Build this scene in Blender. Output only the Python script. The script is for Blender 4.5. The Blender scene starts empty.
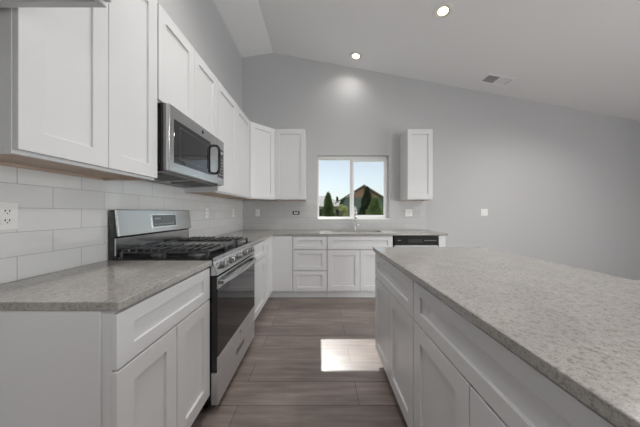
import bpy, bmesh, math, random
from mathutils import Vector, Matrix, Euler
R = math.radians
sc = bpy.context.scene
col = sc.collection

# ------------------------------------------------------------------ camera, world, light, exposure
CAM_Z = 1.22
cd = bpy.data.cameras.new('camera'); cam = bpy.data.objects.new('camera', cd); col.objects.link(cam)
cam.location = (0, 0, CAM_Z); cam.rotation_euler = (R(90), 0, 0)
cd.sensor_width = 36; cd.lens = 220/640*36; cd.clip_start = .02; cd.clip_end = 500
cd.shift_y = -1.1/640
sc.camera = cam

sc.view_settings.view_transform = 'Standard'; sc.view_settings.look = 'None'
sc.view_settings.exposure = 0.28; sc.view_settings.gamma = 1.0
sc.view_settings.use_curve_mapping = False

w = bpy.data.worlds.new('sky'); sc.world = w; w.use_nodes = True
nt = w.node_tree; bg = nt.nodes['Background']
sky = nt.nodes.new('ShaderNodeTexSky'); sky.sky_type = 'NISHITA'; sky.sun_disc = False
sky.sun_elevation = R(45); sky.sun_rotation = R(150); sky.air_density = 1.1; sky.dust_density = 1.2; sky.ozone_density = 1.0
hs = nt.nodes.new('ShaderNodeHueSaturation'); hs.inputs['Saturation'].default_value = .42
nt.links.new(sky.outputs[0], hs.inputs['Color']); nt.links.new(hs.outputs[0], bg.inputs[0]); bg.inputs[1].default_value = 0.145

def light(name, kind, loc, rot, energy, color=(1, 1, 1), **kw):
    d = bpy.data.lights.new(name, kind); d.energy = energy; d.color = color
    for k, v in kw.items(): setattr(d, k, v)
    o = bpy.data.objects.new(name, d); col.objects.link(o); o.location = loc; o.rotation_euler = rot
    return o
# sun shines through the kitchen window towards the camera, 45 degrees high
light('sun', 'SUN', (0.5, 30, 30), (R(-45), 0, R(.9)), 6.2, (1, .97, .94), angle=R(.5))
# fill lights added to brighten the room, outside the added right and rear windows
light('fill_light_right', 'AREA', (5.66, -.2, 1.25), (0, R(110), 0), 115, (.99, .985, 1), shape='RECTANGLE', size=2.1, size_y=3.6)
light('fill_light_rear', 'AREA', (4.55, -4.85, 1.25), (R(104), 0, R(8)), 100, (1, 1, 1), shape='RECTANGLE', size=1.4, size_y=2.1)

# ------------------------------------------------------------------ materials
def mat(name, base=(.8, .8, .8), rough=.5, metal=0, spec=.5, emit=None, estr=0, coat=0):
    m = bpy.data.materials.new(name); m.use_nodes = True
    b = m.node_tree.nodes['Principled BSDF']
    b.inputs['Base Color'].default_value = (*base, 1); b.inputs['Roughness'].default_value = rough
    b.inputs['Metallic'].default_value = metal; b.inputs['Specular IOR Level'].default_value = spec
    b.inputs['Coat Weight'].default_value = coat
    if emit: b.inputs['Emission Color'].default_value = (*emit, 1); b.inputs['Emission Strength'].default_value = estr
    return m
def N(m, t, **kw):
    n = m.node_tree.nodes.new(t)
    for k, v in kw.items(): setattr(n, k, v)
    return n
def L(m, a, b): m.node_tree.links.new(a, b)
def B(m): return m.node_tree.nodes['Principled BSDF']
def world_pos(m): return N(m, 'ShaderNodeNewGeometry').outputs['Position']
def noise(m, scale, detail=3, vec=None, rough=.5):
    n = N(m, 'ShaderNodeTexNoise'); n.inputs['Scale'].default_value = scale; n.inputs['Detail'].default_value = detail
    n.inputs['Roughness'].default_value = rough
    L(m, vec if vec is not None else world_pos(m), n.inputs['Vector']); return n
def bump(m, h, strength, dist=.002):
    b = N(m, 'ShaderNodeBump'); b.inputs['Strength'].default_value = strength; b.inputs['Distance'].default_value = dist
    L(m, h, b.inputs['Height']); L(m, b.outputs[0], B(m).inputs['Normal']); return b
def ramp(m, fac, stops):
    r = N(m, 'ShaderNodeValToRGB'); e = r.color_ramp.elements
    while len(e) > 2: e.remove(e[-1])
    for i, (p, c) in enumerate(stops):
        if i < 2: e[i].position = p
        else: e.new(p)
        e[i].color = (*c, 1)
    L(m, fac, r.inputs[0]); return r
def speckle(m, scale, amount):
    """very faint texture so that painted surfaces are not perfectly flat"""
    n = noise(m, scale, 4); bump(m, n.outputs['Fac'], amount, .001)

M = {}
M['wall'] = mat('grey_wall_paint', (.525, .525, .53), .62, spec=.3); speckle(M['wall'], 160, .25)
M['ceiling'] = mat('ceiling_paint', (.87, .87, .87), .85, spec=.2); speckle(M['ceiling'], 90, .4)
M['cab'] = mat('white_cabinet_paint', (.68, .68, .685), .32, spec=.45); speckle(M['cab'], 40, .03)
M['toe'] = mat('toe_kick_paint', (.84, .84, .84), .5); speckle(M['toe'], 40, .03)
M['vinyl'] = mat('white_vinyl', (.93, .93, .93), .35); speckle(M['vinyl'], 40, .02)
M['plastic'] = mat('white_plastic', (.82, .82, .81), .3); speckle(M['plastic'], 40, .02)
M['ventwhite'] = mat('white_vent_enamel', (.95, .95, .95), .4); speckle(M['ventwhite'], 40, .02)
M['slot'] = mat('dark_slot', (.02, .02, .02), .6); speckle(M['slot'], 40, .02)
M['black'] = mat('black_enamel', (.012, .012, .013), .22); speckle(M['black'], 60, .02)
M['iron'] = mat('cast_iron', (.035, .035, .036), .25, spec=1.0); speckle(M['iron'], 300, .3)
M['griddle'] = mat('griddle_plate', (.17, .17, .17), .3, .5); speckle(M['griddle'], 300, .2)
M['glassblack'] = mat('black_glass', (.012, .012, .014), .04, coat=.4); speckle(M['glassblack'], 5, .01)
M['dishblack'] = mat('black_dishwasher_front', (.012, .012, .012), .5, spec=.2); speckle(M['dishblack'], 50, .02)
M['display'] = mat('grey_display_glass', (.09, .09, .095), .08, coat=.5); speckle(M['display'], 5, .01)
M['mark'] = mat('grey_markings', (.45, .45, .45), .5); speckle(M['mark'], 50, .02)
M['chrome'] = mat('chrome', (.85, .86, .87), .12, 1.0); speckle(M['chrome'], 40, .01)
M['reflector'] = mat('warm_reflector', (.95, .72, .42), .3, .6); speckle(M['reflector'], 30, .02)
M['lens'] = mat('lit_lamp_lens', (1, .95, .85), .4, emit=(1, .86, .62), estr=5.0); noise(M['lens'], 10)

m = M['steel'] = mat('brushed_stainless_steel', (.56, .56, .56), .24, 1.0)
mp = N(m, 'ShaderNodeMapping'); mp.inputs['Scale'].default_value = (1, 1, 60); L(m, world_pos(m), mp.inputs[0])
nz = noise(m, 6, 3, mp.outputs[0]); 
rr = N(m, 'ShaderNodeMapRange'); rr.inputs[3].default_value = .17; rr.inputs[4].default_value = .26
L(m, nz.outputs['Fac'], rr.inputs[0]); L(m, rr.outputs[0], B(m).inputs['Roughness'])
m = M['satin'] = mat('satin_steel_drawer', (.62, .62, .62), .42, .65); speckle(m, 60, .02)
m = M['steeldark'] = mat('grey_steel_side', (.25, .25, .25), .35, .9); speckle(m, 60, .03)

m = M['rawwood'] = mat('raw_plywood_underside', (.5, .36, .26), .6)
mp = N(m, 'ShaderNodeMapping'); mp.inputs['Scale'].default_value = (14, 1, 6); L(m, world_pos(m), mp.inputs[0])
nz = noise(m, 5, 5, mp.outputs[0]); r = ramp(m, nz.outputs['Fac'], [(.3, (.46, .35, .28)), (.7, (.64, .52, .42))])
L(m, r.outputs[0], B(m).inputs['Base Color'])

# speckled quartz
m = M['quartz'] = mat('speckled_grey_quartz', (.4, .4, .38), .13, spec=.5)
n1 = noise(m, 75, 5, rough=.7); n2 = noise(m, 260, 3, rough=.6); n3 = noise(m, 9, 3)
r1 = ramp(m, n1.outputs['Fac'], [(.36, (.235, .223, .205)), (.47, (.35, .337, .317)), (.62, (.385, .37, .35)), (.74, (.52, .505, .485))])
r2 = ramp(m, n2.outputs['Fac'], [(.34, (.5, .48, .45)), (.45, (1, 1, 1)), (.66, (1.0, 1.0, 1.0)), (.74, (1.25, 1.25, 1.25))])
mx = N(m, 'ShaderNodeMix', data_type='RGBA', blend_type='MULTIPLY'); mx.inputs[0].default_value = .8
L(m, r1.outputs[0], mx.inputs[6]); L(m, r2.outputs[0], mx.inputs[7])
r3 = ramp(m, n3.outputs['Fac'], [(.35, (.93, .93, .93)), (.65, (1.05, 1.05, 1.04))])
mx2 = N(m, 'ShaderNodeMix', data_type='RGBA', blend_type='MULTIPLY'); mx2.inputs[0].default_value = 1
L(m, mx.outputs[2], mx2.inputs[6]); L(m, r3.outputs[0], mx2.inputs[7])
L(m, mx2.outputs[2], B(m).inputs['Base Color'])

# backsplash tile: running-bond glazed tiles 25 x 10 cm
def tile_mat(name, axis, c0, base, grout, rough, spec):
    m = mat(name, base, rough, spec=spec)
    sp = N(m, 'ShaderNodeSeparateXYZ'); L(m, world_pos(m), sp.inputs[0])
    a = N(m, 'ShaderNodeMath', operation='SUBTRACT'); L(m, sp.outputs[axis], a.inputs[0]); a.inputs[1].default_value = c0
    b = N(m, 'ShaderNodeMath', operation='SUBTRACT'); L(m, sp.outputs[2], b.inputs[0]); b.inputs[1].default_value = .93
    cb = N(m, 'ShaderNodeCombineXYZ'); L(m, a.outputs[0], cb.inputs[0]); L(m, b.outputs[0], cb.inputs[1])
    br = N(m, 'ShaderNodeTexBrick'); L(m, cb.outputs[0], br.inputs['Vector'])
    br.offset = .5; br.offset_frequency = 2
    br.inputs['Scale'].default_value = 1; br.inputs['Brick Width'].default_value = .252; br.inputs['Row Height'].default_value = .103
    br.inputs['Mortar Size'].default_value = .0014; br.inputs['Mortar Smooth'].default_value = .15; br.inputs['Bias'].default_value = 0
    br.inputs['Color1'].default_value = (*[c*.97 for c in base], 1); br.inputs['Color2'].default_value = (*[c*1.04 for c in base], 1)
    br.inputs['Mortar'].default_value = (*grout, 1)
    L(m, br.outputs['Color'], B(m).inputs['Base Color'])
    rg = N(m, 'ShaderNodeMapRange'); rg.inputs[3].default_value = rough; rg.inputs[4].default_value = .8
    L(m, br.outputs['Fac'], rg.inputs[0]); L(m, rg.outputs[0], B(m).inputs['Roughness'])
    nz = noise(m, 7, 2)
    h = N(m, 'ShaderNodeMath', operation='MULTIPLY_ADD'); L(m, br.outputs['Fac'], h.inputs[0]); h.inputs[1].default_value = -.25
    L(m, nz.outputs['Fac'], h.inputs[2])
    bump(m, h.outputs[0], .2, .003)
    return m
M['tile_left'] = tile_mat('glazed_tile_left_wall', 1, 1.063, (.70, .70, .70), (.36, .36, .35), .05, 1.0)
M['tile_back'] = tile_mat('glazed_tile_back_wall', 0, .02, (.55, .55, .55), (.40, .40, .40), .38, .4)

# wide dark planks running left to right
m = M['floor'] = mat('brown_plank_floor', (.16, .13, .11), .24, spec=.6)
sp = N(m, 'ShaderNodeSeparateXYZ'); L(m, world_pos(m), sp.inputs[0])
a = N(m, 'ShaderNodeMath', operation='SUBTRACT'); L(m, sp.outputs[0], a.inputs[0]); a.inputs[1].default_value = .25+.451-12.2
b = N(m, 'ShaderNodeMath', operation='SUBTRACT'); L(m, sp.outputs[1], b.inputs[0]); b.inputs[1].default_value = 1.391-.195*40
cb = N(m, 'ShaderNodeCombineXYZ'); L(m, a.outputs[0], cb.inputs[0]); L(m, b.outputs[0], cb.inputs[1])
br = N(m, 'ShaderNodeTexBrick'); L(m, cb.outputs[0], br.inputs['Vector']); br.offset = .37; br.offset_frequency = 2
for k, v in {'Scale': 1, 'Brick Width': 1.22, 'Row Height': .195, 'Mortar Size': .0016, 'Mortar Smooth': .1, 'Bias': -.05}.items():
    br.inputs[k].default_value = v
br.inputs['Color1'].default_value = (.84, .84, .84, 1); br.inputs['Color2'].default_value = (1.13, 1.12, 1.11, 1); br.inputs['Mortar'].default_value = (.22, .2, .2, 1)
mp = N(m, 'ShaderNodeMapping'); mp.inputs['Scale'].default_value = (1.1, 13, 1); L(m, world_pos(m), mp.inputs[0])
g1 = noise(m, 2.2, 6, mp.outputs[0], .62)
mp2 = N(m, 'ShaderNodeMapping'); mp2.inputs['Scale'].default_value = (1, 3, 1); L(m, world_pos(m), mp2.inputs[0])
g2 = noise(m, 1.7, 3, mp2.outputs[0])
rw = ramp(m, g1.outputs['Fac'], [(.3, (.17, .134, .117)), (.52, (.225, .187, .168)), (.72, (.29, .25, .228))])
r2 = ramp(m, g2.outputs['Fac'], [(.35, (.85, .85, .85)), (.65, (1.13, 1.12, 1.12))])
mx = N(m, 'ShaderNodeMix', data_type='RGBA', blend_type='MULTIPLY'); mx.inputs[0].default_value = 1
L(m, rw.outputs[0], mx.inputs[6]); L(m, br.outputs['Color'], mx.inputs[7])
mx2 = N(m, 'ShaderNodeMix', data_type='RGBA', blend_type='MULTIPLY'); mx2.inputs[0].default_value = 1
L(m, mx.outputs[2], mx2.inputs[6]); L(m, r2.outputs[0], mx2.inputs[7])
L(m, mx2.outputs[2], B(m).inputs['Base Color'])
bump(m, br.outputs['Fac'], -.3, .001)

# window glass
m = M['pane'] = bpy.data.materials.new('window_glass'); m.use_nodes = True
for n in list(m.node_tree.nodes):
    if n.type == 'BSDF_PRINCIPLED': m.node_tree.nodes.remove(n)
out = [n for n in m.node_tree.nodes if n.type == 'OUTPUT_MATERIAL'][0]
tr = N(m, 'ShaderNodeBsdfTransparent'); tr.inputs[0].default_value = (.96, .98, .98, 1)
gl = N(m, 'ShaderNodeBsdfGlossy'); gl.inputs['Roughness'].default_value = .01
fr = N(m, 'ShaderNodeFresnel'); fr.inputs[0].default_value = 1.35
ms = N(m, 'ShaderNodeMixShader'); L(m, fr.outputs[0], ms.inputs[0]); L(m, tr.outputs[0], ms.inputs[1]); L(m, gl.outputs[0], ms.inputs[2])
L(m, ms.outputs[0], out.inputs[0])

def leafmat(name, c1, c2):
    m = mat(name, c1, .7, spec=.2); n = noise(m, 2.5, 3); r = ramp(m, n.outputs['Fac'], [(.35, c1), (.65, c2)])
    L(m, r.outputs[0], B(m).inputs['Base Color'])
    B(m).inputs['Transmission Weight'].default_value = 0
    return m
M['leaf_dark'] = leafmat('dark_conifer_needles', (.02, .04, .022), (.04, .075, .035))
M['leaf_mid'] = leafmat('green_conifer_needles', (.07, .12, .035), (.18, .23, .08))
M['leaf_light'] = leafmat('bright_conifer_needles', (.13, .20, .06), (.25, .33, .12))
M['leaf_yellow'] = leafmat('yellow_green_leaves', (.24, .28, .09), (.42, .42, .17))
M['bark'] = leafmat('tree_bark', (.12, .09, .06), (.2, .15, .1))
M['grass'] = leafmat('lawn_grass', (.16, .24, .08), (.28, .34, .13))
def siding(name, c, pitch=.2):
    m = mat(name, c, .7, spec=.2)
    wv = N(m, 'ShaderNodeTexWave', wave_type='BANDS', bands_direction='Z', wave_profile='SAW'); wv.inputs['Scale'].default_value = .314/pitch
    L(m, world_pos(m), wv.inputs[0]); r = ramp(m, wv.outputs['Fac'], [(.0, tuple(x*.8 for x in c)), (.2, c)])
    L(m, r.outputs[0], B(m).inputs['Base Color']); return m
M['brown_siding'] = siding('brown_board_siding', (.26, .15, .11))
M['green_siding'] = siding('grey_green_lap_siding', (.11, .14, .125))
M['beige_siding'] = siding('beige_lap_siding', (.36, .33, .28))
M['roof_grey'] = siding('grey_shingles', (.15, .147, .14), .3)
M['fascia'] = mat('dark_fascia', (.14, .12, .11), .6); speckle(M['fascia'], 20, .05)

# ------------------------------------------------------------------ mesh helpers
class MB:
    def __init__(s, mtx=None): s.bm = bmesh.new(); s.m = mtx or Matrix.Identity(4)
    def v(s, p): return s.bm.verts.new(s.m @ Vector(p))
    def face(s, pts):
        return s.bm.faces.new([s.v(p) for p in pts])
    def box(s, x0, x1, y0, y1, z0, z1):
        vs = [s.v((x, y, z)) for x in (x0, x1) for y in (y0, y1) for z in (z0, z1)]
        for f in ((0, 1, 3, 2), (4, 6, 7, 5), (0, 4, 5, 1), (2, 3, 7, 6), (0, 2, 6, 4), (1, 5, 7, 3)):
            s.bm.faces.new([vs[i] for i in f])
        return s
    def prism(s, prof, a, b, axis):
        """profile of 2-D points extruded from a to b along axis: 'y' -> (x,z), 'x' -> (y,z), 'z' -> (x,y)"""
        f = {'y': lambda p, t: (p[0], t, p[1]), 'x': lambda p, t: (t, p[0], p[1]), 'z': lambda p, t: (p[0], p[1], t)}[axis]
        A = [s.v(f(p, a)) for p in prof]; C = [s.v(f(p, b)) for p in prof]; n = len(prof)
        s.bm.faces.new(A); s.bm.faces.new(C[::-1])
        for i in range(n): s.bm.faces.new([A[i], C[i], C[(i+1) % n], A[(i+1) % n]])
        return s
    def tube(s, pts, r, n=10, caps=True, radii=None):
        pts = [Vector(p) for p in pts]; rings = []
        up = None
        for i, p in enumerate(pts):
            d = (pts[min(i+1, len(pts)-1)] - pts[max(i-1, 0)]).normalized()
            if up is None: up = d.orthogonal().normalized()
            else: up = (up - d*up.dot(d)).normalized()
            sd = d.cross(up); rad = radii[i] if radii else r
            rings.append([s.v(p + (up*math.cos(2*math.pi*k/n) + sd*math.sin(2*math.pi*k/n))*rad) for k in range(n)])
        for A, C in zip(rings, rings[1:]):
            for k in range(n): s.bm.faces.new([A[k], A[(k+1) % n], C[(k+1) % n], C[k]])
        if caps: s.bm.faces.new(rings[0][::-1]); s.bm.faces.new(rings[-1])
        return s
    def lathe(s, origin, axis, prof, n=28):
        """prof: (radius, distance along axis)"""
        o = Vector(origin); ax = Vector(axis).normalized(); u = ax.orthogonal().normalized(); w_ = ax.cross(u); rings = []
        for r, h in prof:
            if r < 1e-6: rings.append([s.v(o + ax*h)])
            else: rings.append([s.v(o + ax*h + (u*math.cos(2*math.pi*k/n) + w_*math.sin(2*math.pi*k/n))*r) for k in range(n)])
        for A, C in zip(rings, rings[1:]):
            for k in range(n):
                q = [A[k % len(A)], A[(k+1) % len(A)], C[(k+1) % len(C)], C[k % len(C)]]
                q = list(dict.fromkeys(q))
                if len(q) > 2: s.bm.faces.new(q)
        return s
    def shaker(s, x0, x1, z0, z1, y=0, t=.02, rail=None, stile=.068, rec=.011, flat=False):
        """shaker front, outer face towards -y"""
        if flat: return s.box(x0, x1, y-t, y, z0, z1)
        if rail is None: rail = .074 if z1-z0 > .3 else .056
        yf = y-t; yr = y-t+rec; a0, a1, c0, c1 = x0+stile, x1-stile, z0+rail, z1-rail
        def ring(X0, X1, Z0, Z1, Y): return [s.v((X0, Y, Z0)), s.v((X1, Y, Z0)), s.v((X1, Y, Z1)), s.v((X0, Y, Z1))]
        bk = ring(x0, x1, z0, z1, y); fo = ring(x0, x1, z0, z1, yf); fi = ring(a0, a1, c0, c1, yf); rc = ring(a0, a1, c0, c1, yr)
        F = s.bm.faces.new
        F(bk[::-1]); F(rc)
        for A, C in ((bk, fo), (fo, fi), (fi, rc)):
            for i in range(4): F([A[i], A[(i+1) % 4], C[(i+1) % 4], C[i]])
        return s
    def build(s, name, m, parent=None, smooth=False, bevel=0):
        bmesh.ops.recalc_face_normals(s.bm, faces=s.bm.faces[:])
        me = bpy.data.meshes.new(name)
        if parent is not None: s.bm.transform(world_of(parent).inverted())
        s.bm.to_mesh(me); s.bm.free()
        me.materials.append(m)
        if smooth:
            for p in me.polygons: p.use_smooth = True
        o = bpy.data.objects.new(name, me); col.objects.link(o)
        if parent is not None: o.parent = parent
        if bevel:
            b = o.modifiers.new('bevel', 'BEVEL'); b.width = bevel; b.segments = 2; b.limit_method = 'ANGLE'; b.angle_limit = R(40)
        return o
def world_of(o):
    m = Matrix.LocRotScale(o.location, o.rotation_euler, o.scale)
    return (world_of(o.parent) @ m) if o.parent else m
def tag(o, label=None, cat=None, group=None, kind=None):
    if label: o['label'] = label
    if cat: o['category'] = cat
    if group: o['group'] = group
    if kind: o['kind'] = kind
    return o
def empty(name, loc, rz=0, **kw):
    o = bpy.data.objects.new(name, None); col.objects.link(o); o.location = loc; o.rotation_euler = (0, 0, rz); o.empty_display_size = .1
    return tag(o, **kw)
def struct(o, label=None): return tag(o, label, kind='structure')

# ------------------------------------------------------------------ dimensions
XW, YB = -1.30, 3.68            # left wall, back wall
XR, YR = 5.36, -4.6             # right wall, wall behind the camera
RX, RZ, SL = -.781, 3.89, .187  # ridge and slope of the right ceiling plane
ZL = 3.81                       # ceiling height at the left wall
ZC, TH = .93, .03               # counter top height and slab thickness
WX0, WX1, WZ0, WZ1 = -.043, 1.154, 1.116, 2.175
def ceil_z(x): return RZ - SL*(x-RX) if x > RX else RZ - (RZ-ZL)*(RX-x)/(RX-XW)

# ------------------------------------------------------------------ room shell
struct(MB().box(XW-.15, XR+.15, YR-.15, YB+.15, -.1, 0).build('floor', M['floor']), 'brown wood plank floor')
b = MB()
b.prism([(XW-.15, ceil_z(XW-.15)), (RX, RZ), (XR+.15, ceil_z(XR+.15)), (XR+.15, ceil_z(XR+.15)+.1), (RX, RZ+.1), (XW-.15, ceil_z(XW-.15)+.1)], YR-.15, YB+.15, 'y')
struct(b.build('ceiling', M['ceiling']), 'vaulted pale grey ceiling')
struct(MB().box(XW-.15, XW, YR-.15, YB+.15, 0, ZL-.005).build('wall_left', M['wall']))
def strip(x0, x1, z0, z1=None):
    """wall polygon between x0 and x1; z1 None reaches up to the ceiling"""
    if z1 is not None: return [(x0, z0), (x1, z0), (x1, z1), (x0, z1)]
    p = [(x0, z0), (x1, z0), (x1, ceil_z(x1))]
    if x0 < RX < x1: p.append((RX, RZ))
    return p + [(x0, ceil_z(x0))]
b = MB()
for q in (strip(XW, WX0, 0), strip(WX1, XR, 0), strip(WX0, WX1, 0, WZ0), strip(WX0, WX1, WZ1)): b.prism(q, YB, YB+.15, 'y')
struct(b.build('wall_back', M['wall']))
b = MB()                                                       # rear wall with an opening for the added window
for q in (strip(XW, 3.85, 0), strip(3.85, 5.25, 0, .2), strip(3.85, 5.25, 2.3), strip(5.25, XR, 0)):
    b.prism(q, YR-.15, YR, 'y')
struct(b.build('wall_front', M['wall']))
b = MB(); zr = ceil_z(XR)
b.box(XR, XR+.15, YR, -2.0, 0, zr-.03).box(XR, XR+.15, 1.6, YB, 0, zr-.03).box(XR, XR+.15, -2.0, 1.6, 0, .2).box(XR, XR+.15, -2.0, 1.6, 2.3, zr-.03)
struct(b.build('wall_right', M['wall']))
struct(MB().box(1.80, XR, YB-.014, YB, 0, .09).build('baseboard_back', M['cab'], bevel=.003))
struct(MB().box(XR-.014, XR, 1.62, YB-.014, 0, .09).build('baseboard_right', M['cab'], bevel=.003))

# kitchen window, a white vinyl slider
wn = struct(empty('window_1', (.555, YB+.10, WZ0)), 'white horizontal sliding window over the sink')
y0, y1 = YB+.075, YB+.145
b = MB()
b.box(WX0, WX0+.026, y0, y1, WZ0, WZ1).box(WX1-.04, WX1, y0, y1, WZ0, WZ1).box(WX0+.026, WX1-.04, y0, y1, WZ1-.05, WZ1).box(WX0+.026, WX1-.04, y0, y1, WZ0, WZ0+.028)
b.build('window_frame', M['vinyl'], wn, bevel=.003)
b = MB(); b.box(.515, .55, y0+.03, y1-.01, WZ0+.028, WZ1-.05); b.build('fixed_stile', M['vinyl'], wn, bevel=.002)
MB().box(WX0+.026, .515, y0+.045, y0+.05, WZ0+.028, WZ1-.05).build('pane', M['pane'], wn)
sx0, sx1, sz0, sz1 = .548, WX1-.04, WZ0+.028, WZ1-.05
b = MB()
b.box(sx0, sx0+.03, y0+.006, y0+.028, sz0, sz1).box(sx1-.022, sx1, y0+.006, y0+.028, sz0, sz1).box(sx0+.03, sx1-.022, y0+.006, y0+.028, sz0, sz0+.03).box(sx0+.03, sx1-.022, y0+.006, y0+.028, sz1-.034, sz1)
sash = b.build('sliding_sash', M['vinyl'], wn, bevel=.002)
MB().box(sx0+.03, sx1-.022, y0+.014, y0+.018, sz0+.03, sz1-.034).build('pane', M['pane'], sash)
struct(MB().box(WX0, WX1, YB-.012, YB+.075, WZ0-.012, WZ0+.004).build('trim_1', M['vinyl'], bevel=.003), 'white window sill board')
# unseen big windows, added to go with the fill lights
def added_window(n, x0, x1, y0, y1, z0, z1, mull):
    wv = struct(empty('window_%d' % n, ((x0+x1)/2, (y0+y1)/2, z0)))
    b = MB(); alongx = (x1-x0) > (y1-y0)
    def bar(a0, a1, c0, c1):
        if alongx: b.box(a0, a1, y0, y1, c0, c1)
        else: b.box(x0, x1, a0, a1, c0, c1)
    lo, hi = (x0, x1) if alongx else (y0, y1)
    bar(lo, hi, z0, z0+.05); bar(lo, hi, z1-.05, z1); bar(lo, lo+.05, z0+.05, z1-.05); bar(hi-.05, hi, z0+.05, z1-.05)
    for k in range(1, mull): c = lo+(hi-lo)*k/mull; bar(c-.03, c+.03, z0+.05, z1-.05)
    b.build('window_frame', M['vinyl'], wv)
    g = MB()
    if alongx: g.box(x0+.05, x1-.05, (y0+y1)/2-.003, (y0+y1)/2+.003, z0+.05, z1-.05)
    else: g.box((x0+x1)/2-.003, (x0+x1)/2+.003, y0+.05, y1-.05, z0+.05, z1-.05)
    g.build('pane', M['pane'], wv)
added_window(2, XR+.05, XR+.11, -2.0, 1.6, .2, 2.3, 3)
added_window(3, 3.85, 5.25, YR-.11, YR-.05, .2, 2.3, 2)

# backsplash tile
tag(MB().box(XW+.001, XW+.010, .70, 1.333, ZC, 1.411).box(XW+.001, XW+.010, 1.333, 2.093, ZC, 1.451).box(XW+.001, XW+.010, 2.093, YB-.001, ZC, 1.411).build('tile_backsplash', M['tile_left']), 'glossy white subway tile backsplash on the left wall behind the range', 'backsplash')
b = MB()
for x0, x1, z0, z1 in ((XW+.010, -.228, ZC, 1.411), (-.228, WX0, ZC, 1.43), (WX0, WX1, ZC, WZ0-.012), (WX1, 1.33, ZC, 1.43), (1.33, 1.765, ZC, 1.411)): b.box(x0, x1, YB-.010, YB-.001, z0, z1)
tag(b.build('tile_backsplash', M['tile_back']), 'grey tile backsplash on the back wall below and beside the window', 'backsplash')

# ------------------------------------------------------------------ cabinets (local: x along the front, -y outwards)
def frame_of(o): return Matrix.LocRotScale(o.location, o.rotation_euler, o.scale)
def base_cabinet(label, loc, rz, width, depth, fronts, zb=.10, toe=.075, panels=()):
    o = empty('base_cabinet', (loc[0], loc[1], 0), rz, label=label, cat='cabinet'); F = frame_of(o)
    b = MB(F)
    z1 = ZC-TH-.001; g = .0015
    b.box(g, .018, 0, depth, zb, z1).box(width-.018, width-g, 0, depth, zb, z1).box(.018, width-.018, depth-.012, depth, zb, z1)
    b.box(.018, width-.018, 0, depth-.012, zb, zb+.018)
    b.box(.018, width-.018, 0, .02, z1-.04, z1).box(.018, .04, 0, .02, zb+.018, z1-.04).box(width-.04, width-.018, 0, .02, zb+.018, z1-.04)
    b.box(.04, width-.04, .02, .03, zb+.018, z1-.04)
    b.build('carcass', M['cab'], o, bevel=.001)
    MB(F).box(g, width-g, toe, toe+.016, .001, zb-.001).box(g, .018, toe+.016, depth, .001, zb-.001).box(width-.018, width-g, toe+.016, depth, .001, zb-.001).build('toe_kick', M['toe'], o)
    for kind, x0, x1, z0, z1_ in fronts:
        MB(F).shaker(x0, x1, z0, z1_, flat=(kind == 'panel')).build('drawer_front' if kind == 'drawer' else ('door' if kind == 'door' else 'filler_panel'), M['cab'], o, bevel=.0018)
    return o
D0, D1, D2, D3 = .118, .694, .702, .886      # door bottom/top, drawer bottom/top
LX = -.684                                   # box front of the left run (doors 2 cm in front)
# left, near the camera, with the end panel facing us
o = base_cabinet('white base cabinet left of the range with its end panel facing the camera', (LX, .722, 0), R(90), .607, .60,
    [('drawer', -.002, .603, D2, D3), ('door', -.002, .298, D0, D1), ('door', .303, .603, D0, D1)])
MB().box(XW+.012, -.716, .716, .722, .0, ZC-TH-.001).build('end_panel', M['cab'], o, bevel=.001)
# left, beyond the range
base_cabinet('narrow white base cabinet between the range and the corner', (LX, 2.097, 0), R(90), .565, .60,
    [('drawer', .003, .562, D2, D3), ('door', .003, .562, D0, D1)])
BY = 3.08                                    # box front of the back run
BD = YB-.012-BY
o = empty('corner_cabinet', (XW+.012, YB-.012, 0), 0, label='blind corner base cabinet with plain white fronts where both runs meet', cat='cabinet')
b = MB(); z1 = ZC-TH-.001
b.box(XW+.012, LX, 2.664, YB-.012, .10, z1).box(LX, -.380, BY, YB-.012, .10, z1); b.build('carcass', M['cab'], o, bevel=.001)
b = MB(); b.box(XW+.012, LX-.075, 2.664, YB-.012, .001, .099).box(LX-.075, -.380, BY+.075, YB-.012, .001, .099); b.build('toe_kick', M['toe'], o)
MB(Matrix.Translation((LX, 2.664, 0)) @ Matrix.Rotation(R(90), 4, 'Z')).shaker(.003, .17, D0, z1-.004, stile=.04).build('door', M['cab'], o, bevel=.0018)
MB().box(LX, LX+.02, 2.838, BY-.02, D0, z1-.004).build('filler_panel', M['cab'], o, bevel=.0018)
MB().box(LX, -.383, BY-.02, BY, D0+.008, z1-.004).build('filler_panel', M['cab'], o, bevel=.0018)
# back run
E0, E1, E2 = .126, .406, .409
base_cabinet('white three drawer base cabinet left of the sink cabinet', (-.378, BY, 0), 0, .476, BD,
    [('drawer', .003, .473, .706, .885), ('drawer', .003, .473, .412, .697), ('drawer', .003, .473, E0, .404)])
base_cabinet('white sink base cabinet under the window with two doors', (.10, BY, 0), 0, .914, BD,
    [('drawer', .003, .911, .706, .885), ('door', .003, .4545, E0, .697), ('door', .4595, .911, E0, .697)])
o = empty('end_panel', (1.64, BY, 0), 0, label='white filler and end panel closing the back run beside the dishwasher', cat='cabinet panel')
MB().box(1.652, 1.745, BY-.02, BY, .001, z1).box(1.725, 1.745, BY, YB-.016, .001, z1).build('panel', M['cab'], o, bevel=.0015)
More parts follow.
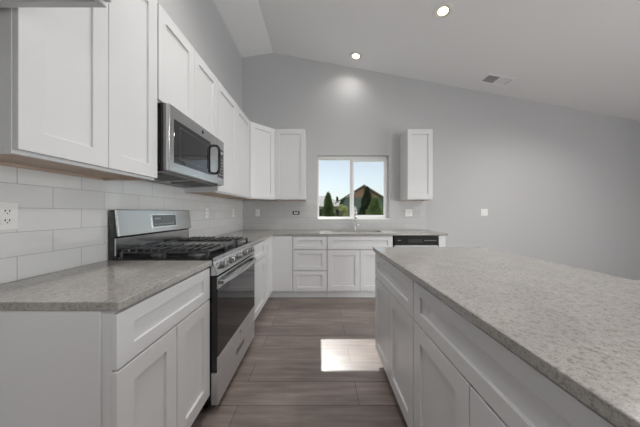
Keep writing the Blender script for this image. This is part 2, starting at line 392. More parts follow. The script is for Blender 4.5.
# dishwasher
o = empty('dishwasher', (1.33, BY, 0), 0, label='built in dishwasher with black control strip right of the sink cabinet', cat='dishwasher')
MB().box(1.03, 1.64, BY, YB-.03, .06, z1-.01).build('tub', M['black'], o)
MB().box(1.032, 1.638, BY-.025, BY, .12, .765).build('door', M['steeldark'], o, bevel=.003)
cp = MB().box(1.032, 1.638, BY-.035, BY, .773, .893).build('control_panel', M['dishblack'], o, bevel=.004)
MB().box(1.22, 1.42, BY-.0365, BY-.034, .80, .850).build('pocket_handle', M['slot'], cp, bevel=.004)
for k in range(6): MB().box(1.45+k*.028, 1.464+k*.028, BY-.0365, BY-.034, .826, .835).build('button', M['mark'], cp)
MB().box(1.075, 1.12, BY-.0365, BY-.034, .83, .836).build('badge', M['mark'], cp)
MB().box(1.032, 1.638, BY+.06, BY+.07, .001, .11).build('kick_plate', M['black'], o)

# ------------------------------------------------------------------ upper cabinets
U0, U1 = 1.412, 2.492
def upper_cabinet(label, loc, rz, width, depth, n, z0=U0, z1=U1, door_lift=.013):
    o = empty('upper_cabinet', (loc[0], loc[1], z0), rz, label=label, cat='cabinet'); F = Matrix.Translation((loc[0], loc[1], 0)) @ Matrix.Rotation(rz, 4, 'Z')
    g = .0012; b = MB(F)
    b.box(g, .018, 0, depth, z0+.014, z1).box(width-.018, width-g, 0, depth, z0+.014, z1).box(g, width-g, 0, .018, z0, z0+.014).box(g, .018, .018, depth, z0, z0+.014).box(.018, width-.018, 0, .018, z0+.014, z0+.05).box(.018, width-.018, 0, .018, z1-.04, z1)
    b.box(.018, width-.018, depth-.012, depth, z0+.032, z1).box(.018, width-.018, 0.018, depth-.012, z1-.018, z1).box(.018, .04, 0, .018, z0+.05, z1-.04).box(width-.04, width-.018, 0, .018, z0+.05, z1-.04)
    b.box(.04, width-.04, .018, .028, z0+.05, z1-.04)
    b.build('carcass', M['cab'], o, bevel=.001)
    MB(F).box(.018, width-.018, .018, depth-.012, z0+.014, z0+.030).box(.018, width-.018, depth-.012, depth, z0, z0+.030).box(width-.018, width-g, .018, depth, z0, z0+.0138).build('bottom_panel', M['rawwood'], o)
    wd = (width-.003)/n
    for k in range(n):
        MB(F).shaker(.0015+k*wd+.0015, .0015+(k+1)*wd-.0015, z0+door_lift, z1-.003).build('door', M['cab'], o, bevel=.0018)
    return o
UX, UD = -.995, .295
upper_cabinet('tall white two door wall cabinet nearest the camera, left of the microwave', (UX, .708, 0), R(90), .615, .304, 2)
upper_cabinet('white two door wall cabinet directly above the microwave', (UX, 1.327, 0), R(90), .762, .304, 2, z0=1.892)
upper_cabinet('white two door wall cabinet between the microwave and the corner', (UX, 2.092, 0), R(90), .975, .304, 2)
upper_cabinet('white wall cabinet on the back wall just left of the window', (-.692, YB-.325+.02, 0), 0, .463, .304, 1)
upper_cabinet('single white wall cabinet right of the window', (1.334, YB-.325+.02, 0), 0, .388, .304, 1)
# diagonal corner wall cabinet
o = empty('corner_upper_cabinet', (XW, YB, U0), 0, label='diagonal white corner wall cabinet joining the left and back walls', cat='cabinet')
ux, uy = -.693, 3.068
P = [(XW+.001, YB-.001), (XW+.001, uy+.001), (UX, uy+.001), (ux-.001, YB-.305), (ux-.001, YB-.001)]
MB().prism(P, U0+.03, U1, 'z').build('carcass', M['cab'], o, bevel=.001)
P2 = [(XW+.02, YB-.02), (XW+.02, uy+.02), (UX-.02, uy+.02), (ux-.02, YB-.305+.02), (ux-.02, YB-.02)]
MB().prism(P2, U0+.014, U0+.029, 'z').build('bottom_panel', M['rawwood'], o)
dx, dy = ux-UX, YB-.305-uy; ln = math.hypot(dx, dy)
F = Matrix.Translation((UX, uy, 0)) @ Matrix.Rotation(math.atan2(dy, dx), 4, 'Z')
MB(F).shaker(.014, ln-.014, U0+.013, U1-.003).build('door', M['cab'], o, bevel=.0018)
MB(F).box(.004, ln-.004, 0, .016, U0, U0+.029).build('bottom_rail', M['cab'], o)
# deep cabinet above the empty fridge space, only its far lower corner is in the frame
o = empty('fridge_cabinet', (-.668, -.24, 1.858), R(90), label='deep white cabinet high at the upper left corner nearest the camera', cat='cabinet')
F = Matrix.Translation((-.668, -.24, 0)) @ Matrix.Rotation(R(90), 4, 'Z'); wd, dp, z0, z1 = .93, .63, 1.862, U1
b = MB(F)
b.box(0, .018, 0, dp, z0, z1).box(wd-.018, wd, 0, dp, z0, z1).box(.018, wd-.018, 0, .018, z0, z0+.04).box(.018, wd-.018, 0, dp, z1-.018, z1).box(.018, wd-.018, .018, dp, z0+.032, z0+.048)
b.build('carcass', M['cab'], o, bevel=.001)
for k in range(2): MB(F).shaker(.002+k*.464, .462+k*.464, z0+.012, z1-.003).build('door', M['cab'], o, bevel=.0018)

# ------------------------------------------------------------------ island
IX = .478; IE = 1.83
for k, (ya, yb_, lab) in enumerate(((1.08, IE, 'white island cabinet at the far end nearest the window'),
                                    (.27, 1.08, 'white island cabinet in the middle, right foreground'),
                                    (-.54, .27, 'white island cabinet nearest the camera at the lower right edge'))):
    W_ = yb_-ya
    base_cabinet(lab, (IX, yb_, 0), R(-90), W_, .60,
        [('drawer', .003, W_-.003, D2-.004, D3), ('door', .003, W_/2-.002, .10, D1-.004), ('door', W_/2+.002, W_-.003, .10, D1-.004)], zb=.095, toe=.075)
tag(MB().box(IX+.602, IX+.620, -.54, IE, .001, ZC-TH-.001).build('island_back_panel', M['cab'], bevel=.001), 'plain white panel on the seating side of the island', 'cabinet panel')

# ------------------------------------------------------------------ countertops
tag(MB().box(XW+.011, -.652, .712, 1.329, ZC-TH, ZC).build('countertop', M['quartz'], bevel=.003), 'short speckled grey quartz countertop left of the range', 'countertop')
SX0, SX1, SY0, SY1 = .17, .93, 3.19, 3.51
b = MB(); yf = 3.045; yk = YB-.011; xe = 1.775
xs = [XW+.011, -.652, SX0, SX1, xe]; ys = [2.097, yf, SY0, SY1, yk]
def slab(cells, z0, z1):
    """slab from grid cells sharing vertices"""
    vt = {}
    def gv(i, j, z):
        if (i, j, z) not in vt: vt[(i, j, z)] = b.v((xs[i], ys[j], z))
        return vt[(i, j, z)]
    cs = set(cells)
    for i, j in cells:
        b.bm.faces.new([gv(i, j, z1), gv(i+1, j, z1), gv(i+1, j+1, z1), gv(i, j+1, z1)])
        b.bm.faces.new([gv(i, j, z0), gv(i, j+1, z0), gv(i+1, j+1, z0), gv(i+1, j, z0)])
        for (di, dj), (p, q) in {(-1, 0): ((i, j), (i, j+1)), (1, 0): ((i+1, j), (i+1, j+1)), (0, -1): ((i, j), (i+1, j)), (0, 1): ((i, j+1), (i+1, j+1))}.items():
            if (i+di, j+dj) not in cs: b.bm.faces.new([gv(*p, z0), gv(*q, z0), gv(*q, z1), gv(*p, z1)])
slab([(0, 0), (0, 1), (0, 2), (0, 3), (1, 1), (1, 2), (1, 3), (2, 1), (2, 3), (3, 1), (3, 2), (3, 3)], ZC-TH, ZC)
tag(b.build('countertop', M['quartz'], bevel=.003), 'L-shaped grey quartz countertop along the back wall with sink cutout', 'countertop')
tag(MB().box(.440, 1.345, -.56, 1.845, ZC-TH, ZC).build('countertop', M['quartz'], bevel=.003), 'large speckled quartz countertop on the island, right foreground', 'countertop')
# sink
o = empty('sink', (.55, 3.335, .70), 0, label='stainless undermount sink below the window', cat='sink')
b = MB(); t = .004; zt = ZC-TH-.001; zb = .715
b.box(SX0-.012, SX0-.003, SY0-.012, SY1+.012, zb, zt).box(SX1+.003, SX1+.012, SY0-.012, SY1+.012, zb, zt).box(SX0-.003, SX1+.003, SY0-.012, SY0-.003, zb, zt).box(SX0-.003, SX1+.003, SY1+.003, SY1+.012, zb, zt).box(SX0-.012, SX1+.012, SY0-.012, SY1+.012, zb-.008, zb)
b.build('basin', M['satin'], o, bevel=.002)
MB().lathe((.55, 3.335, zb), (0, 0, 1), [(0, .004), (.03, .003), (.045, .003), (.045, .0001)]).build('drain', M['chrome'], o, smooth=True)
# faucet
fx, fy = .562, 3.585
o = empty('faucet', (fx, fy, ZC), 0, label='tall chrome gooseneck kitchen faucet standing behind the sink', cat='faucet')
MB().lathe((fx, fy, ZC), (0, 0, 1), [(0, 0), (.027, 0), (.027, .01), (.022, .016), (.021, .12), (.014, .135), (0, .135)]).build('base', M['chrome'], o, smooth=True)
pts = [(fx, fy, ZC+.12), (fx, fy, ZC+.29)] + [(fx, fy-.085+.085*math.cos(a), ZC+.29+.085*math.sin(a)) for a in [math.pi*k/12 for k in range(1, 13)]] + [(fx, fy-.17, ZC+.25)]
MB().tube(pts, .012, 14).build('spout', M['chrome'], o, smooth=True)
MB().tube([(fx, fy-.17, ZC+.26), (fx, fy-.17, ZC+.235), (fx, fy-.17, ZC+.15)], .015, 14, radii=[.013, .017, .019]).build('spray_head', M['chrome'], o, smooth=True)
MB().tube([(fx+.018, fy, ZC+.075), (fx+.045, fy, ZC+.08), (fx+.10, fy, ZC+.105)], .008, 12, radii=[.012, .009, .006]).build('lever', M['chrome'], o, smooth=True)

# ------------------------------------------------------------------ gas range
SA, SB = 1.334, 2.092; SM = (SA+SB)/2
o = rng = empty('gas_range', (-.97, SM, 0), 0, label='stainless steel gas range with black grates between the left counters', cat='stove')
MB().box(-1.27, -.664, SA, SB, .05, .925).build('body', M['black'], o, bevel=.002)
for sx in (-1.22, -.72):
    for sy in (SA+.05, SB-.05): MB().lathe((sx, sy, 0), (0, 0, 1), [(0, .0), (.018, 0), (.018, .01), (.01, .012), (.01, .05), (0, .05)], 12).build('foot', M['black'], o)
ct = MB().prism([(-1.245, .925), (-.652, .925), (-.648, .935), (-.652, .943), (-.672, .946), (-.682, .938), (-1.225, .938), (-1.235, .948), (-1.245, .948)], SA-.002, SB+.002, 'y').build('cooktop', M['black'], o, bevel=.001)
MB().box(-.655, -.646, SA-.002, SB+.002, .921, .941).build('trim_strip', M['steel'], ct, bevel=.002)
MB().box(-1.238, -1.218, SA+.004, SB-.004, .938, .944).build('rear_strip', M['steel'], ct, bevel=.001)
# burners
for bx, by, br_ in ((-.82, SA+.14, .045), (-1.08, SA+.14, .036), (-.82, SB-.14, .042), (-1.08, SB-.14, .032), (-.95, SM, .04)):
    bo = MB().lathe((bx, by, .936), (0, 0, 1), [(0, 0), (br_+.012, 0), (br_+.010, .008), (br_, .010), (br_, .016), (0, .016)], 24).build('burner', M['steeldark'], o, smooth=False)
    MB().lathe((bx, by, .952), (0, 0, 1), [(0, 0), (br_-.004, 0), (br_-.003, .006), (br_-.010, .009), (0, .010)], 24).build('burner_cap', M['iron'], bo)
# grates
def grate(y0, y1):
    b = MB(); x0, x1 = -1.215, -.690; zt, h = .986, .014; wb = .013
    for x in (x0, x1): b.box(x-wb/2, x+wb/2, y0, y1, zt-h, zt)
    for y in (y0+.012, y1-.012): b.box(x0, x1, y-wb/2, y+wb/2, zt-h-.006, zt-h+.004)
    xm = (x0+x1)/2; b.box(xm-wb/2, xm+wb/2, y0, y1, zt-h, zt)
    ym = (y0+y1)/2
    for c_ in ((x0+xm)/2, (x1+xm)/2):
        for q in (-.090, -.045, 0, .045, .090):
            x = c_+q; gap = .028 if abs(q) < .02 else (.016 if abs(q) < .05 else 0)
            if gap: b.box(x-wb/2, x+wb/2, y0, ym-gap, zt-h, zt+.009).box(x-wb/2, x+wb/2, ym+gap, y1, zt-h, zt+.009)
            else: b.box(x-wb/2, x+wb/2, y0, y1, zt-h, zt+.009)
        b.box(c_-.131+wb, c_-.03, ym-wb/2, ym+wb/2, zt-h, zt).box(c_+.03, c_+.131-wb, ym-wb/2, ym+wb/2, zt-h, zt)
    for x in (x0, xm, x1):
        for y in (y0, y1): b.box(x-.008, x+.008, y-.008, y+.008, .937, zt-h+.002)
    return b.build('grate', M['iron'], o, bevel=.002)
grate(SA+.018, SA+.268); grate(SB-.268, SB-.018)
gp = MB(); gp.box(-1.205, -.70, SA+.285, SB-.285, .964, .980).box(-1.205, -1.19, SA+.285, SB-.285, .980, .990).box(-.715, -.70, SA+.285, SB-.285, .980, .990)
for x in (-1.2, -.705):
    for y in (SA+.29, SB-.30): gp.box(x-.005, x+.005, y, y+.01, .937, .964)
gp.build('griddle', M['griddle'], o, bevel=.002)
# control panel and knobs
pt, pb = Vector((-.650, 0, .922)), Vector((-.621, 0, .836))
cpn = MB().prism([(-.668, .922), (pt.x, pt.z), (pb.x, pb.z), (-.668, .832)], SA, SB, 'y').build('control_panel', M['steel'], o, bevel=.003)
nrm = Vector((pt.z-pb.z, 0, pb.x-pt.x)).normalized()
pc = (pt+pb)/2
for i in range(5):
    y = SM + (i-2)*.138; c = Vector((pc.x, y, pc.z))
    kb = MB().lathe(c, nrm, [(0, .007), (.021, .007), (.020, .030), (.018, .033), (0, .033)], 26).build('knob', M['steel'], o, bevel=.001)
    MB().lathe(c, nrm, [(0, .001), (.026, .001), (.025, .007), (0, .007)], 26).build('knob_skirt', M['steeldark'], kb)
    up = (pt-pb).normalized(); u = Vector((0, 1, 0))
    Fk = Matrix((( *u, 0), (*nrm, 0), (*up, 0), (0, 0, 0, 1))).transposed(); Fk.translation = c
    MB(Fk).box(-.005, .005, .030, .040, -.022, .022).build('knob_grip', M['steeldark'], kb, bevel=.002)
# oven door
dr = MB().box(-.663, -.626, SA+.003, SB-.003, .246, .826).build('oven_door', M['black'], o, bevel=.003)
tp = MB().box(-.627, -.620, SA+.003, SB-.003, .752, .826).build('top_rail', M['steel'], dr, bevel=.002)
for g0 in (SM-.24, SM-.05, SM+.14):
    b = MB()
    for r_ in range(2):
        for k in range(4): b.box(-.6205, -.6190, g0+k*.027, g0+k*.027+.019, .800+r_*.010, .805+r_*.010)
    b.build('vent_slots', M['slot'], tp)
MB().box(-.627, -.621, SA+.003, SB-.003, .338, .751).build('oven_window', M['glassblack'], dr, bevel=.002)
br2 = MB().box(-.627, -.619, SA+.003, SB-.003, .248, .337).build('bottom_rail', M['satin'], dr, bevel=.002)
MB().lathe((-.619, SM, .295), (1, 0, 0), [(0, .0015), (.011, .0015), (.013, .001), (.013, 0)], 24).build('round_badge', M['steeldark'], br2)
b = MB()   # bowed handle
n = 16; pr = []
for i in range(n+1):
    t_ = i/n; y = SA+.03+(SB-SA-.06)*t_; x = -.597+.022*math.sin(math.pi*t_); pr.append((x, y))
prof = [(x, y) for x, y in pr] + [(x-.014, y) for x, y in pr[::-1]]
b.prism(prof, .772, .800, 'z')
for y in (SA+.03, SB-.055): b.box(-.621, -.598, y, y+.025, .774, .798)
b.build('door_handle', M['steel'], dr, bevel=.003)
# storage drawer
dw = MB().box(-.663, -.622, SA+.003, SB-.003, .046, .239).build('storage_drawer', M['satin'], o, bevel=.003)
MB().box(-.6225, -.620, SM-.085, SM+.085, .158, .203).build('pull_frame', M['chrome'], dw, bevel=.002)
MB().box(-.6205, -.6192, SM-.078, SM+.078, .164, .190).build('pull_recess', M['steeldark'], dw)
# back guard
bgd = MB().prism([(-1.286, .93), (-1.286, 1.230), (-1.25, 1.236), (-1.232, 1.074), (-1.25, 1.062), (-1.25, .93)], SA, SB, 'y').build('backguard', M['black'], o, bevel=.003)
MB().prism([(-1.252, 1.237), (-1.240, 1.237), (-1.221, 1.072), (-1.234, 1.070)], SA+.003, SB-.003, 'y').build('upper_panel', M['steel'], bgd, bevel=.003)
MB().box(-1.250, -1.243, SA+.003, SB-.003, .952, 1.062).build('lower_panel', M['steel'], bgd, bevel=.002)
d_ = Vector((.019, 0, -.165)).normalized(); nn = Vector((.165, 0, .019)).normalized()
Fd = Matrix(((0, 1, 0, 0), (*nn, 0), (*(-d_), 0), (0, 0, 0, 1))).transposed(); Fd.translation = Vector((-1.2305, 0, 1.1545))
ds = MB(Fd).box(1.615, 1.875, .0005, .002, -.042, .046).build('display', M['display'], bgd, bevel=.002)
b = MB(Fd)
for x0, x1, z0, z1_ in ((1.609, 1.881, .046, .051), (1.609, 1.881, -.047, -.042), (1.609, 1.615, -.042, .046), (1.875, 1.881, -.042, .046)): b.box(x0, x1, .0005, .003, z0, z1_)
b.build('display_bezel', M['chrome'], bgd)
for k in range(4): MB(Fd).box(1.64+k*.016, 1.65+k*.016, .002, .0023, .012, .026).build('clock_digit', M['mark'], ds)
for k in range(8): MB(Fd).box(1.635+k*.028, 1.650+k*.028, .002, .0023, -.026, -.021).build('touch_button', M['mark'], ds)

# ------------------------------------------------------------------ microwave
o = empty('microwave', (-1.1, SM, 1.47), 0, label='stainless over-the-range microwave with black handle under the wall cabinets', cat='microwave')
bd = MB().prism([(XW+.011, 1.452), (-.938, 1.472), (-.938, 1.886), (XW+.011, 1.886)], SA, SB, 'y').build('body', M['black'], o, bevel=.002)
MB().box(-.95, -.938, SA-.001, SB+.001, 1.474, 1.884).build('front_trim', M['steeldark'], o, bevel=.002)
dr = MB().box(-.938, -.914, SA, 1.955, 1.474, 1.884).build('door', M['steel'], o, bevel=.004)
MB().box(-.915, -.9125, 1.378, 1.835, 1.532, 1.806).build('door_window', M['glassblack'], dr, bevel=.002)
b = MB()
for x0, x1, z0, z1_ in ((1.43, 1.80, 1.565, 1.568), (1.43, 1.80, 1.770, 1.773), (1.43, 1.433, 1.565, 1.773), (1.797, 1.80, 1.565, 1.773)): b.box(-.9127, -.9119, x0, x1, z0, z1_)
b.build('window_border', M['steeldark'], dr)
MB().lathe((-.914, 1.715, 1.845), (1, 0, 0), [(0, .0015), (.012, .0015), (.014, .001), (.014, 0)], 24).build('round_badge', M['slot'], dr)
pts = [(-.914, 1.895, 1.555), (-.888, 1.895, 1.557), (-.872, 1.895, 1.575)] + [(-.866, 1.895, 1.60+.03*k) for k in range(6)] + [(-.872, 1.895, 1.775), (-.888, 1.895, 1.793), (-.914, 1.895, 1.795)]
MB().tube(pts, .011, 12).build('handle', M['black'], dr, smooth=True)
cp = MB().box(-.938, -.914, 1.957, SB, 1.474, 1.884).build('control_panel', M['steel'], o, bevel=.004)
pd = MB().box(-.915, -.9125, 1.972, 2.078, 1.535, 1.80).build('keypad', M['glassblack'], cp, bevel=.002)
for r_ in range(6):
    for c in range(3): MB().box(-.9126, -.9120, 1.985+c*.030, 2.003+c*.030, 1.56+r_*.028, 1.568+r_*.028).build('key', M['mark'], pd)
MB().box(-.9126, -.9120, 1.99, 2.06, 1.755, 1.78).build('clock_display', M['mark'], pd)
Fu = Matrix.Translation((-1.10, 0, 1.4625)) @ Matrix.Rotation(-math.atan2(.020, .351), 4, 'Y')
for y in (SA+.08, SM+.06):
    b = MB(Fu)
    b.box(-.10, .09, y, y+.008, -.004, .001).box(-.10, .09, y+.242, y+.25, -.004, .001)
    for k in range(10): b.box(-.10+.02*k, -.092+.02*k, y+.008, y+.242, -.004, .001)
    b.build('vent_filter', M['steeldark'], bd)
b = MB()
for k in range(3): b.box(-1.0+.02*k, -.992+.02*k, SA-.002, SA+.001, 1.52, 1.85)
b.build('side_ribs', M['slot'], bd)

# ------------------------------------------------------------------ outlets and switches
def plate(name, label, cat, c, rz, kind, horiz=False, gangs=1, dark=False):
    o = empty(name, c, rz, label=label, cat=cat); F = frame_of(o)
    w_, h_ = (.07 if gangs == 1 else .116), .114
    if horiz: F = F @ Matrix.Rotation(R(90), 4, 'Y')
    t = .006
    if not dark: pl = MB(F).box(-w_/2, w_/2, -t, 0, -h_/2, h_/2).build('cover_plate', M['plastic'], o, bevel=.002)
    else: pl = MB(F).box(-w_/2+.006, w_/2-.006, -.002, 0, -h_/2, h_/2).build('wall_box', M['slot'], o)
    for g in range(gangs):
        x = (g-(gangs-1)/2)*.046
        if kind == 'outlet':
            for s in (-1, 1):
                rc = MB(F).box(x-.017, x+.017, -t-.0025, -.002, s*.0195-.014, s*.0195+.014).build('receptacle', M['plastic'], pl, bevel=.002)
                b = MB(F); b.box(x-.008, x-.005, -t-.003, -t-.002, s*.0195-.002, s*.0195+.007).box(x+.005, x+.008, -t-.003, -t-.002, s*.0195-.002, s*.0195+.006)
                b.lathe((0, 0, 0), (0, 1, 0), [(0, 0)], 3) if False else b.box(x-.002, x+.002, -t-.003, -t-.002, s*.0195-.010, s*.0195-.006)
                if False: rc
                b.build('slots', M['slot'], pl)
        else:
            MB(F).box(x-.0165, x+.0165, -t-.001, -.002, -.033, .033).build('rocker_frame', M['plastic'], pl, bevel=.001)
            MB(F).prism([(-t-.001, -.030), (-t-.005, 0.030), (-t+.001, .030), (-t+.001, -.030)], x-.014, x+.014, 'x').build('rocker', M['plastic'], pl)
    return o
zo = 1.212
plate('wall_outlet', 'white duplex outlet on the tile at the left edge, before the range', 'outlet', (XW+.010, .902, 1.205), R(90), 'outlet')
plate('wall_outlet', 'white outlet on the left tile wall just beyond the range', 'outlet', (XW+.010, 2.50, zo), R(90), 'outlet')
plate('wall_outlet', 'white outlet on the left tile wall nearest the room corner', 'outlet', (XW+.010, 3.26, zo), R(90), 'outlet')
plate('light_switch', 'white single switch plate on the back tile near the left corner', 'switch', (-1.04, YB-.010, zo), 0, 'switch', gangs=1)
plate('wall_outlet', 'sideways outlet without its cover plate in a dark wall box left of the window', 'outlet', (-.40, YB-.010, zo), 0, 'outlet', horiz=True, dark=True)
plate('light_switch', 'white double switch plate on the tile right of the window', 'switch', (1.478, YB-.010, zo), 0, 'switch', gangs=2)
plate('light_switch', 'white double switch plate on the bare grey wall right of the counter', 'switch', (2.745, YB, zo+.01), 0, 'switch', gangs=2)

# ------------------------------------------------------------------ ceiling lights and vent
ndown = Vector((-SL, 0, -1)).normalized()
def downlight(x, y, label, power=22):
    z = ceil_z(x); o = empty('recessed_light', (x, y, z), 0, label=label, cat='ceiling light', group=None)
    c = Vector((x, y, z))
    MB().lathe(c, ndown, [(.072, -.001), (.098, .0005), (.098, .004), (.090, .008), (.075, .006), (.068, -.0005), (.060, .003), (.072, -.001)], 36).build('trim_ring', M['plastic'], o, smooth=True)
    MB().lathe(c, ndown, [(.054, .0030), (.035, .0042), (0, .0045)], 36).build('lens', M['lens'], o, smooth=True)
    MB().lathe(c, ndown, [(.071, .0015), (.062, .0008), (.054, .0035), (.054, .0005)], 36).build('reflector', M['reflector'], o, smooth=True)
    l = light('recessed_light_lamp', 'SPOT', c+ndown*.012, ndown.to_track_quat('-Z', 'Y').to_euler(), power, (1, .96, .93), spot_size=R(150), spot_blend=1.0, shadow_soft_size=.06)
    return o
downlight(1.384, 2.475, 'lit round recessed light in the sloped ceiling, above the island')
downlight(.557, 3.404, 'lit round recessed light in the sloped ceiling, near the back wall above the window', 15)
for x, y, lab in ((-.25, 1.40, 'added recessed fill light above the aisle'), (2.0, .9, 'added recessed fill light above the seating side of the island'), (.1, -1.3, 'added recessed fill light above and behind the camera'), (3.55, 2.25, 'added recessed fill light over the open room'), (3.2, -1.6, 'added recessed fill light at the rear of the open room')):  # unseen extra lights, added to brighten cabinets, island and walls
    downlight(x, y, lab, 150 if y < -1 and x < 1 else (135 if x > 3 and y > 0 else 95))
vx, vy = 2.70, 3.355; vz = ceil_z(vx)
o = empty('ceiling_vent', (vx, vy, vz), 0, label='white rectangular air vent in the sloped ceiling right of the lights', cat='vent')
F = Matrix.Translation((vx, vy, vz)) @ Matrix.Rotation(math.atan(SL), 4, 'Y')
b = MB(F); a, c = .20, .10
b.box(-a, a, -c, -c+.022, -.008, -.0005).box(-a, a, c-.022, c, -.008, -.0005).box(-a, -a+.022, -c+.022, c-.022, -.008, -.0005).box(a-.022, a, -c+.022, c-.022, -.008, -.0005).box(-.008, .008, -c+.022, c-.022, -.008, -.0005)
b.build('frame', M['ventwhite'], o, bevel=.002)
MB(F).box(-a+.02, a-.02, -c+.02, c-.02, -.002, -.0005).build('duct_opening', M['slot'], o)
for s in (-1, 1):
    b = MB(F)
    for k in range(9):
        x = s*(.018+k*.018)
        p = [(x-.004, -.007), (x-.003, -.007), (x+.008, -.002), (x+.007, -.002)] if s < 0 else [(x-.008, -.0045), (x-.008, -.0055), (x+.009, -.0035), (x+.009, -.0025)]
        b.prism(p, -c+.022, c-.022, 'y')
    b.build('louvers', M['ventwhite'], o)

# ------------------------------------------------------------------ outside
struct(MB().box(-60, 80, YB+.16, 120, -.5, -.4).build('ground', M['grass']), 'lawn outside the window')
def P_(px, py, Y): return ((px-320)/220*Y, Y, CAM_Z+(212.4-py)/220*Y)
def conifer(px, ptop, Y, halfw, label, m, seed, n=6500, zbase=-.4):
    rnd = random.Random(seed); x, _, zt = P_(px, ptop, Y); H = zt-zbase; tv = (CAM_Z-.016*Y-zbase)/H; rad = halfw/220*Y/(1-tv)**.85
    o = empty('conifer_tree', (x, Y, zbase), 0, label=label, cat='tree')
    MB().tube([(x, Y, zbase), (x, Y, zt-.3)], .1, 8, radii=[.13, .02]).build('trunk', M['bark'], o)
    b = MB(); H = zt-zbase
    for i in range(n):
        t = 1-math.sqrt(rnd.random()); z = zbase+.25+(H-.25)*t; rr_ = rad*(1-t)**.85*(.55+.5*rnd.random()); a = rnd.random()*2*math.pi
        rr_ *= 1+.18*math.sin(z*9+a*3)
        c = Vector((x+rr_*math.cos(a), Y+rr_*math.sin(a), z)); d = Vector((math.cos(a), math.sin(a), .5)).normalized()
        s = H*.035*(.6+.8*rnd.random()); sd = Vector((-math.sin(a), math.cos(a), rnd.uniform(-.5, .5))).normalized()
        tip = c+d*s; b.bm.faces.new([b.v(c-sd*s*.5), b.v(c+sd*s*.5), b.v(tip)])
        q = Vector((0, 0, 1)); b.bm.faces.new([b.v(c-q*s*.5), b.v(c+q*s*.4), b.v(tip)])
    b.build('foliage', m, o)
    return o
def bush(px0, px1, ptop, Y, label, m, seed, n=2400, zbase=-.4):
    rnd = random.Random(seed); x0 = P_(px0, 0, Y)[0]; x1 = P_(px1, 0, Y)[0]; zt = P_(0, ptop, Y)[2]
    cx = (x0+x1)/2; o = empty('leafy_shrub', (cx, Y, zbase), 0, label=label, cat='shrub')
    b = MB()
    for k in range(5): b.tube([(cx, Y, zbase), (cx+(k-2)*(x1-x0)*.15, Y+.2*(k % 2), zbase+(zt-zbase)*.7)], .03, 6, radii=[.04, .01])
    b.build('stems', M['bark'], o)
    b = MB(); cl = [(cx+rnd.uniform(-.36, .36)*(x1-x0), Y+rnd.uniform(-.4, .4), zbase+(zt-zbase)*rnd.uniform(.25, .85)) for _ in range(14)]
    for i in range(n):
        c0 = Vector(rnd.choice(cl)); d = Vector((rnd.gauss(0, 1), rnd.gauss(0, 1), rnd.gauss(0, 1))).normalized()
        c = c0+d*(x1-x0)*.2*rnd.uniform(.6, 1.05)
        if c.z > zt+.1: c.z = zt
        u = d.orthogonal().normalized(); v = d.cross(u); a = rnd.random()*6.28; s = (x1-x0)*.045
        b.bm.faces.new([b.v(c+(u*math.cos(a)+v*math.sin(a))*s), b.v(c+(u*math.cos(a+2.2)+v*math.sin(a+2.2))*s), b.v(c+(u*math.cos(a+4.2)+d*.6+v*math.sin(a+4.2))*s)])
    b.build('foliage', m, o)
conifer(328.3, 191.5, 13, 5.2, 'green pointed conifer seen through the left window pane', M['leaf_mid'], 1)
conifer(367, 186.5, 14, 6.5, 'dark tall conifer seen through the right window pane', M['leaf_dark'], 2)
conifer(374.8, 196, 10.5, 7.5, 'light green cone-shaped conifer right of the dark conifer', M['leaf_light'], 3)
conifer(337.2, 196.5, 45, 2.6, 'small distant conifer between the two house roofs', M['leaf_dark'], 5)
bush(333, 348.5, 199.5, 12, 'yellow green shrub seen at the bottom middle of the left pane', M['leaf_yellow'], 4)
bush(317.5, 325, 212.5, 11, 'low bright green shrub at the bottom left of the left pane', M['leaf_light'], 6, 1200)

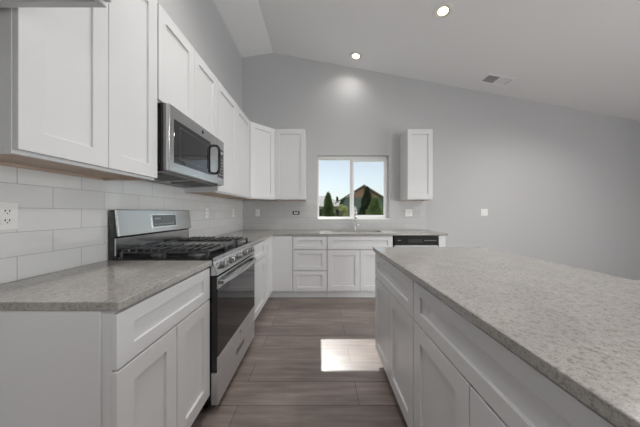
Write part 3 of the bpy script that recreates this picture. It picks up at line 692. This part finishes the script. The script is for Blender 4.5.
# gabled house, brown gable over grey-green siding
Y = 24.0; Yd = 6
xl, _, ze = P_(339.5, 201, Y); xa, _, za = P_(363.5, 186.3, Y); xr, _, zr_ = P_(388, 201, Y)
h = empty('house', (xa, Y, -.4), 0, label='gabled house with brown upper boards and grey green siding, behind the conifers', cat='house')
zs = P_(0, 197.2, Y)[2]
sl = (za-ze)/(xa-xl)
MB().box(xl+.5, xr-.5, Y, Y+Yd, -.4, ze-.05).build('wall', M['green_siding'], h)
MB().prism([(xl+.5, ze-.05), (xr-.5, ze-.05), (xa+(za-zs)/sl, zs), (xa-(za-zs)/sl, zs)], Y, Y+Yd, 'y').build('wall', M['green_siding'], h)
MB().prism([(xa-(za-zs)/sl+.1, zs), (xa+(za-zs)/sl-.1, zs), (xa, za-.12)], Y-.03, Y+Yd, 'y').build('gable', M['brown_siding'], h)
MB().box(xl+.6, xr-.6, Y-.06, Y, zs-.10, zs).build('band_board', M['fascia'], h)
MB().prism([(xl-.1, ze-.10), (xa, za), (xr+.1, zr_-.10), (xr+.1, zr_+.06), (xa, za+.16), (xl-.1, ze+.06)], Y-.4, Y+Yd+.3, 'y').build('roof', M['fascia'], h)
f = MB().box(xa+1.0, xa+2.2, Y-.06, Y, -.1, 1.3).build('window', M['vinyl'], h); MB().box(xa+1.1, xa+2.1, Y-.08, Y-.06, 0, 1.2).build('pane', M['glassblack'], f)
# beige house with grey roof at the left
Y = 33.0
x0, _, zt_ = P_(300, 197, Y); x1, _, zev = P_(343, 206.5, Y); xm_ = P_(329, 0, Y)[0]
h = empty('house', ((x0+x1)/2, Y, -.4), 0, label='beige house with long grey shingle roof at the left of the window view', cat='house')
MB().box(x0, x1-.3, Y, Y+7, -.4, zev+.0).build('wall', M['beige_siding'], h)
rb = MB(); A = [(x0-.3, Y-.5, zev), (x1+.2, Y-.5, zev), (xm_, Y+3.5, zt_+.45), (x0-.3, Y+3.5, zt_+.45)]; Bk = [(x0-.3, Y+7.5, zev), (x1+.2, Y+7.5, zev)]
rb.face(A); rb.face([A[3], A[2], Bk[1], Bk[0]]); rb.face([A[1], Bk[1], A[2]]); rb.face([A[0], A[3], Bk[0]]); rb.face([A[0], Bk[0], Bk[1], A[1]])
bmesh.ops.remove_doubles(rb.bm, verts=rb.bm.verts[:], dist=.001)
rb.build('roof', M['roof_grey'], h)
for wx in (319.5, 336.0):
    x, _, z = P_(wx, 210, Y); f = MB().box(x-.1, x+.7, Y-.06, Y, .6, 1.75).build('window', M['fascia'], h); MB().box(x, x+.6, Y-.08, Y-.06, .7, 1.65).build('pane', M['glassblack'], f)
